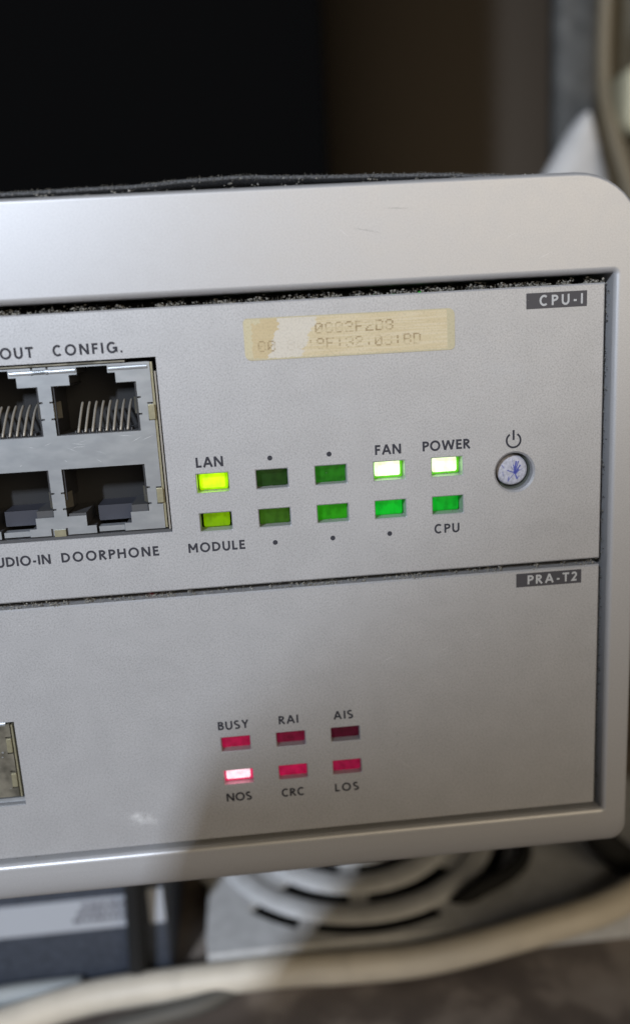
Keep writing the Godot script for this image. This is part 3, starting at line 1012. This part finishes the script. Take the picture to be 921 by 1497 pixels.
func scatter(called: String, mesh: Mesh, mat: Material, spots: Array, parent: Node) -> void:
	var mm := MultiMesh.new()
	mm.transform_format = MultiMesh.TRANSFORM_3D
	mm.mesh = mesh
	mm.instance_count = spots.size()
	for i in spots.size(): mm.set_instance_transform(i, spots[i])
	var o := MultiMeshInstance3D.new()
	o.name = numbered(called, parent)
	o.multimesh = mm
	o.material_override = mat
	o.set_meta("kind", "stuff")
	parent.add_child(o, true)

func dust(unit: Node) -> void:
	var grains := []
	var dark := []
	var fibres := []
	var grain := func(list: Array, x: float, y: float, z: float, r: float) -> void:
		var bs := Basis.from_euler(Vector3(rng.randf() * TAU, rng.randf() * TAU, rng.randf() * TAU)).scaled(Vector3(r * rng.randf_range(0.6, 1.7), r, r * rng.randf_range(0.6, 1.4)))
		list.append(Transform3D(bs, Vector3(x, y, z) * U))
	var fibre := func(x: float, y: float, z: float, l: float) -> void:
		var bs := Basis.from_euler(Vector3(rng.randf_range(-0.7, 0.7), rng.randf() * TAU, rng.randfn(PI / 2, 0.6))).scaled(Vector3(0.014, l, 0.014))
		fibres.append(Transform3D(bs, Vector3(x, y, z) * U))
	var patch := noise(0.25, 17, 3)
	for i in 3000:   # the slot along the top of the upper panel
		var x := rng.randf_range(-45, 58.8)
		if patch.get_noise_2d(x, 0) < rng.randf_range(-0.35, 0.35): continue
		grain.call(grains if rng.randf() < 0.75 else dark, x, 23.1 + absf(rng.randfn(0, 0.3)), rng.randf_range(-2.4, -0.35), rng.randf_range(0.05, 0.22))
	for i in 1700:    # the seam between the panels
		var x := rng.randf_range(-45, 58.8)
		if patch.get_noise_2d(x, 9) < rng.randf_range(-0.3, 0.45): continue
		grain.call(grains, x, -18.05 + absf(rng.randfn(0, 0.4)), rng.randf_range(-2.0, -0.15), rng.randf_range(0.05, 0.2))
	for i in 1500:    # the slot on the right and the one below
		if rng.randf() < 0.5:
			grain.call(grains if rng.randf() < 0.45 else dark, rng.randf_range(58.85, 59.6), rng.randf_range(-57, 23), rng.randf_range(-2.5, -0.5), rng.randf_range(0.04, 0.15))
		else:
			grain.call(grains, rng.randf_range(-45, 59), -58.3 + absf(rng.randfn(0, 0.15)), rng.randf_range(-2.2, -0.2), rng.randf_range(0.03, 0.1))
	for i in 2600:   # the sheet on top
		var x := rng.randf_range(-45, 50)
		var l := cover_lift(x)
		var heap := patch.get_noise_2d(x * 1.2, 30)
		if rng.randf() < 0.5:
			grain.call(grains, x, 37.75 + l + rng.randfn(0, 0.06), rng.randf_range(-4, -1.5), rng.randf_range(0.02, 0.09))
		elif heap > rng.randf_range(-0.1, 0.5):
			grain.call(grains if rng.randf() < 0.5 else dark, x, 37.7 + rng.randf() * maxf(l - 0.5, 0.05), rng.randf_range(-2.6, -1.0), rng.randf_range(0.04, 0.18))
	for i in 420:
		var x := rng.randf_range(-45, 52)
		fibre.call(x, 37.72 + cover_lift(x) * rng.randf_range(0.7, 1.0), rng.randf_range(-3.0, -1.3), rng.randf_range(0.08, 0.3))
	for i in 50:
		var x := rng.randf_range(-45, 58)
		fibre.call(x, 22.9 + rng.randf() * 0.6, rng.randf_range(-1.5, 0.1), rng.randf_range(0.2, 0.5))
	for i in 30:
		var x := rng.randf_range(-45, 58)
		fibre.call(x, -17.6 + rng.randf() * 0.4, rng.randf_range(-1.5, 0.0), rng.randf_range(0.2, 0.45))
	for i in 40:     # round the lower edges of the indicator slots
		for k in 11:
			var up := k < 5
			var x: float = 0.1 + 8.4 * (k if up else (k - 5) % 3) + rng.randf() * 4.3
			var y: float = -2.8 if up and rng.randf() < 0.5 else -8.4 if up else -43.2 if k < 8 else -48.8
			if patch.get_noise_2d(x * 3, y) > 0.05:
				grain.call(grains, x, y + rng.randf() * 0.15, rng.randf_range(-1.9, -0.9), rng.randf_range(0.03, 0.1))
	var specks := []
	for i in 420:    # single specks on the paint
		var y := rng.randf_range(-57, 22)
		var x := rng.randf_range(-40, 58)
		if (x < -3 and y > -9) or (x < -29 and y < -34): continue
		grain.call(specks, x, y, 0.0, rng.randf_range(0.02, 0.07))
	for i in 90:
		grain.call(specks, rng.randf_range(-40, 58), rng.randf_range(25.5, 36.5), 1.1, rng.randf_range(0.02, 0.06))
	var lint := []
	for i in 520:    # matted lint in the open gap under the sheet, along the seam and in the right-hand slot
		var x := rng.randf_range(-40, 56)
		var heap := patch.get_noise_2d(x * 1.7, 63)
		if heap < rng.randf_range(-0.05, 0.4): continue
		var w := rng.randf()
		if w < 0.4:
			grain.call(lint, x, 37.7 + rng.randf() * maxf(cover_lift(x) - 0.35, 0.15), rng.randf_range(-1.9, -0.9), rng.randf_range(0.08, 0.24))
		elif w < 0.85:
			grain.call(lint, x, rng.randf_range(-17.9, -17.35), rng.randf_range(-0.9, -0.1), rng.randf_range(0.08, 0.22))
		else:
			grain.call(lint, rng.randf_range(58.9, 59.5), rng.randf_range(-50, 22), rng.randf_range(-1.4, -0.3), rng.randf_range(0.06, 0.16))
	for i in 240:
		var x := rng.randf_range(-40, 56)
		if patch.get_noise_2d(x * 1.7, 63) > rng.randf_range(-0.1, 0.3):
			fibre.call(x, rng.randf_range(-17.8, -17.1), rng.randf_range(-0.5, 0.05), rng.randf_range(0.15, 0.4))
	scatter("grey_lint", clump(), plain(0.30, 0.29, 0.265, 0.95), lint, unit)
	scatter("grey_dust", clump(), M.dust, grains, unit)
	scatter("dark_dust", clump(), M.dark_dust, dark, unit)
	scatter("pale_specks", clump(), plain(0.62, 0.62, 0.62, 0.8), specks, unit)
	var f := CylinderMesh.new()
	f.top_radius = U; f.bottom_radius = U; f.height = U * 2; f.radial_segments = 5; f.rings = 1
	scatter("dust_fibres", f, M.dust, fibres, unit)
	# small lamps on the boards that show through the slots
	for p in [[26.4, 23.0, 0], [29.4, 22.95, 0], [33.3, 23.1, 0], [-8.2, -17.4, 1]]:
		put("board_lamp", box_mesh(Vector3(-0.3, -0.22, -0.3), Vector3(0.3, 0.2, 0.3)), glow(lin(0.02, 0.5, 0.03), 0.5, lin(0.02, 0.2, 0.02)) if p[2] == 0 else glow(lin(0.5, 0.02, 0.05), 0.4, lin(0.2, 0.02, 0.03)), unit, Vector3(p[0], p[1], -2.7))

# ------------------------------------------------------------------ the things around

func surroundings() -> void:
	# blue grey box that the unit stands on
	var o := base("network_box", self, Vector3(-100, -135, -58))
	tag(o, "dark blue grey box with a pale label strip, under the unit at the lower left", "equipment box")
	put("casing", rounded_slab(-200, 0.2, 79.5, 68.8, 2.0, -180, 0, 1.2), M.blue, o)
	put("label_strip", rounded_slab(-150, 17.2, 72.0, 25.4, 0.5, 0.0, 0.4, 0.15), plain(0.40, 0.42, 0.46, 0.5), o)
	put("label_strip", rounded_slab(75.3, 17.2, 79.0, 26.5, 0.4, 0.0, 0.4, 0.15), plain(0.40, 0.42, 0.46, 0.5), o)
	var b := MB.new()
	for r in 3:
		var x := 57.5 + r * 1.2
		while x < 70.5:
			var w := rng.randf_range(0.6, 2.2)
			b.quad(Vector3(x, 19.4 + r * 1.9, 0.42), Vector3(x + w, 19.4 + r * 1.9, 0.42), Vector3(x + w, 20.65 + r * 1.9, 0.42), Vector3(x, 20.65 + r * 1.9, 0.42))
			x += w + rng.randf_range(0.2, 0.5)
	var small := put("small_print", b.done(), plain(0.10, 0.10, 0.12, 0.6), o)
	small.set_meta("kind", "stuff")

	# pale housing with a ring slotted fan guard in its top
	fan_housing()

	# cables
	var main := put("thick_cable", tube([Vector3(-150, -131, -12), Vector3(-95, -131, -34), Vector3(-59.2, -131, -45.6), Vector3(-43.5, -131, -50.4), Vector3(-28.2, -131, -52.2), Vector3(3.5, -131, -53.2), Vector3(20, -131, -52.2), Vector3(36.5, -130.8, -51.6), Vector3(49.7, -128.5, -50.8), Vector3(62.8, -125, -49.8), Vector3(74.8, -122.9, -50.3), Vector3(84.3, -122.6, -52.6), Vector3(93, -122.6, -56.3), Vector3(106.7, -122.6, -62.8), Vector3(122.7, -123.5, -71.7), Vector3(150, -131, -90), Vector3(180, -131, -115)], 3.7, 24, 12), M.ivory)
	tag(main, "thick beige cable curving along the floor in front of the unit", "cable")
	var thin := put("grey_cable", tube([Vector3(-66, -132.6, -10), Vector3(-48, -132.6, -31), Vector3(-36, -132.6, -41.5), Vector3(-24, -132.8, -45.3), Vector3(-13, -132.9, -48), Vector3(-6, -133, -52)], 2.2, 16, 10), plain(0.10, 0.095, 0.085, 0.5))
	tag(thin, "short dark grey cable end poking under the thick beige cable at lower left", "cable")
	var pale := put("pale_cable", tube([Vector3(-150, -130.5, -34), Vector3(-80, -130.5, -50.5), Vector3(-60, -130.5, -54), Vector3(-42, -131.5, -55.6)], 2.3, 14, 10), plain(0.36, 0.38, 0.38, 0.5))
	tag(pale, "thin pale cable at the foot of the blue grey box, behind the beige one", "cable")
	var blk := put("black_cable", tube([Vector3(-24.8, -66, -48), Vector3(-25.8, -92, -51), Vector3(-27.2, -112, -54), Vector3(-28.5, -131.5, -55.0)], 2.2, 14, 10), M.cable_black)
	tag(blk, "black cable hanging in front of the box with the label strip", "cable")
	var blk2 := put("black_cable", tube([Vector3(70, -70, -75), Vector3(82, -98, -74), Vector3(94, -120, -72), Vector3(112, -131, -76), Vector3(150, -131, -90)], 4.0, 14, 10), M.cable_black)
	tag(blk2, "black cable dropping behind the right corner of the unit to the floor", "cable")

	var loop := put("black_cable", tube([Vector3(78, -90, -108), Vector3(76.5, -118, -98), Vector3(76, -124.6, -88), Vector3(73, -125, -78), Vector3(66.5, -125, -71.5), Vector3(58.5, -125.2, -67.5), Vector3(52, -128, -66.5), Vector3(47, -131, -68)], 2.1, 14, 8), M.cable_black)
	tag(loop, "black cable looping down into a slot of the pale fan housing", "cable")
	# behind, upper right
	var post := base("grey_post", self, Vector3(142, -135, -222))
	tag(post, "grey post standing behind the unit at the upper right", "post")
	put("shaft", rounded_slab(-8, 0, 9, 520, 4.0, -9, 0, 4.5, true), textured(plain(0.12, 0.118, 0.11, 0.7), noise_tex(0.02, 99, [grey(0.8), grey(1)], [0.2, 0.8], 256), 60), post)
	put("foot_plate", rounded_slab(-14, 0, 16, 4, 1.0, -24, 8, 1.0), plain(0.13, 0.128, 0.12, 0.7), post)
	var side := put("olive_cabinet", rounded_slab(-2, 0, 40, 330, 8, -40, 0, 6.0, true), plain(0.14, 0.13, 0.10, 0.8), self, Vector3(194, -135, -330))
	tag(side, "olive grey cabinet edge at the far right, behind the beige cable", "cabinet")
	pouch()
	var c := put("beige_cable", tube([Vector3(165, 5, -160), Vector3(151, 35, -168), Vector3(145.6, 50.8, -174), Vector3(143.6, 66.9, -183), Vector3(143, 81, -191.5), Vector3(143.5, 92, -199), Vector3(145, 108, -205), Vector3(147.5, 135, -210), Vector3(150, 180, -214)], 2.7, 16, 10), plain(0.20, 0.165, 0.11, 0.5))
	tag(c, "beige cable slanting down beside the white pouch at the right edge", "cable")
	var junction := base("junction_box", self, Vector3(159.5, 76, -186))
	tag(junction, "pale yellow plastic box at the right edge above the beige cable", "box")
	put("casing", rounded_slab(-13.5, 2, 16, 26, 6.0, -18, 0, 3.0, true), plain(0.52, 0.48, 0.33, 0.5), junction)
	put("lid", rounded_slab(-9, 6, 12, 22, 4.0, 0, 1.6, 0.8, true), plain(0.52, 0.48, 0.33, 0.5), junction)
	phone()

func pouch() -> void:
	# a soft white plastic pouch: a rounded pyramid
	var b := MB.new(true)
	var rings := []
	var lev := [[0.0, 1.0], [0.4, 0.8], [0.7, 0.46], [0.82, 0.31], [0.9, 0.2], [0.96, 0.11], [0.99, 0.05], [1.0, 0.015]]
	for l in lev:
		var ring := PackedVector3Array()
		for i in 28:
			var a := -TAU * i / 28
			var wob: float = 1.0 + 0.05 * sin(a * 3 + l[0] * 4)
			ring.append(Vector3(20.0 * l[0] + 40 * l[1] * cos(a) * wob, 121 * l[0], 12 * sin(a) * (0.3 + 0.7 * l[1])))
		rings.append(ring)
	for r in rings: r.reverse()
	for k in rings.size():
		var rr: PackedVector3Array = rings[k]
		rr.reverse()
		rings[k] = rr
	b.skin(rings)
	b.fan(rings[-1])
	var o := put("white_pouch", b.done(), textured(plain(0.62, 0.61, 0.60, 0.6), noise_tex(0.02, 55, [grey(0.9), grey(1)], [0.2, 0.8], 256), 60), self, Vector3(115.5, -33, -198))
	tag(o, "soft white pointed pouch standing behind the top right corner of the unit", "pouch")

func fan_housing() -> void:
	var o := base("fan_housing", self, Vector3(29, -127, -103))
	tag(o, "pale flat housing with a ring slotted fan guard on the floor", "fan")
	var rout := 45.2
	# top plate round the guard: from the round opening out to the rectangle
	var b := MB.new()
	var n := 96
	var circ := PackedVector3Array()
	var sq := PackedVector3Array()
	var deep := PackedVector3Array()
	var skirt := PackedVector3Array()
	for i in n:
		var a := TAU * i / n
		var u := Vector2(cos(a), sin(a))
		circ.append(Vector3(u.x * rout, 0, -u.y * rout))
		deep.append(Vector3(u.x * rout, -1.2, -u.y * rout))
		var kx := (90.0 if u.x > 0 else 41.5) / maxf(absf(u.x), 1e-4)
		var kz := 46.6 / maxf(absf(u.y), 1e-4)
		var k := minf(kx, kz)
		sq.append(Vector3(u.x * k, 0, -u.y * k))
		skirt.append(Vector3(u.x * k, -8, -u.y * k))
	b.skin([skirt, sq, circ, deep])
	put("top_plate", b.done(), M.plate, o)
	# the rings of the guard and the bridges between them
	for r in [[34.5, 41.6], [22.5, 30.6], [8.0, 18.5]]:
		put("guard_ring", flat_ring(r[0], r[1]), M.plate, o)
	for q in [[-147.0, 20.0, 0], [-112.0, 4.5, 0], [-62.0, 6.0, 0], [-14.0, 9.0, 0], [40.0, 6.0, 0], [100.0, 6.0, 0], [170.0, 6.0, 0], [-141.0, 10.0, 1], [-94.0, 5.0, 1], [-36.0, 9.0, 1], [30.0, 5.0, 1], [110.0, 5.0, 1], [-100.0, 5.0, 2], [20.0, 5.0, 2], [140.0, 5.0, 2]]:
		var span: Array = [[40.6, 46.2], [29.5, 35.5], [17.5, 23.5]][q[2]]
		var aa := deg_to_rad(q[0])
		var u := Vector3(cos(aa), 0, -sin(aa))
		var v: Vector3 = Vector3(u.z, 0, -u.x) * q[1] * 0.5
		b = MB.new()
		var p := [u * span[0] - v, u * span[1] - v, u * span[1] + v, u * span[0] + v]
		var dn := Vector3(0, -1.2, 0)
		var up := Vector3(0, -0.06, 0)
		b.quad(p[3] + up, p[2] + up, p[1] + up, p[0] + up)
		b.quad(p[0] + dn, p[1] + dn, p[2] + dn, p[3] + dn)
		b.quad(p[0] + up, p[1] + up, p[1] + dn, p[0] + dn)
		b.quad(p[2] + up, p[3] + up, p[3] + dn, p[2] + dn)
		put("bridge", b.done(), M.plate, o)
	b = MB.new()
	var ring := PackedVector3Array()
	for i in 48: ring.append(Vector3(46 * cos(TAU * i / 48), -7.6, -46 * sin(TAU * i / 48)))
	b.fan(ring)
	put("inside", b.done(), M.black, o)

func flat_ring(r0: float, r1: float) -> ArrayMesh:
	var b := MB.new(true)
	var n := 80
	var rings := []
	var mid := (r0 + r1) / 2
	var half := (r1 - r0) / 2
	for k in 13:
		var t := TAU * k / 12
		var ring := PackedVector3Array()
		for i in n:
			var a := TAU * i / n
			var r := mid + half * cos(t)
			ring.append(Vector3(r * cos(a), -0.2 + 1.3 * sin(t), -r * sin(a)))
		rings.append(ring)
	b.skin(rings)
	return b.done()

func phone() -> void:
	# the phone held up over the view, between the lamp and the lower right of the panel
	var L := KEY / U
	var s := [[Vector3(-3.0, -44.5, 0), 0.16], [Vector3(-26, -104, 0), 0.16], [Vector3(120, -125, 0), 0.45], [Vector3(85, -5, 0), 0.56]]
	var q := []
	for e in s: q.append(e[0] + (L - e[0]) * e[1])
	var n: Vector3 = (q[1] - q[0]).cross(q[3] - q[0]).normalized()
	var front := PackedVector3Array()
	var back := PackedVector3Array()
	for i in 4:
		for k in 7:
			var t := k / 6.0
			var c: Vector3 = q[i]
			var p: Vector3 = c + (q[(i + 3) % 4] - c).normalized() * 3
			var r: Vector3 = c + (q[(i + 1) % 4] - c).normalized() * 3
			var v := p.lerp(c, t).lerp(c.lerp(r, t), t)
			front.append(v); back.append(v + (L - v).normalized() * 8.0)
	var b := MB.new()
	b.skin([front, back])
	b.fan(front, true)
	b.fan(back)
	var o := base("smartphone", self)
	tag(o, "dark phone held up before the panel, shading its lower right", "phone")
	put("shell", b.done(), plain(0.03, 0.03, 0.032, 0.4), o)

func _ready() -> void:
	rng.seed = 7
	camera_and_light()
	materials()
	setting()
	make_unit()
	surroundings()
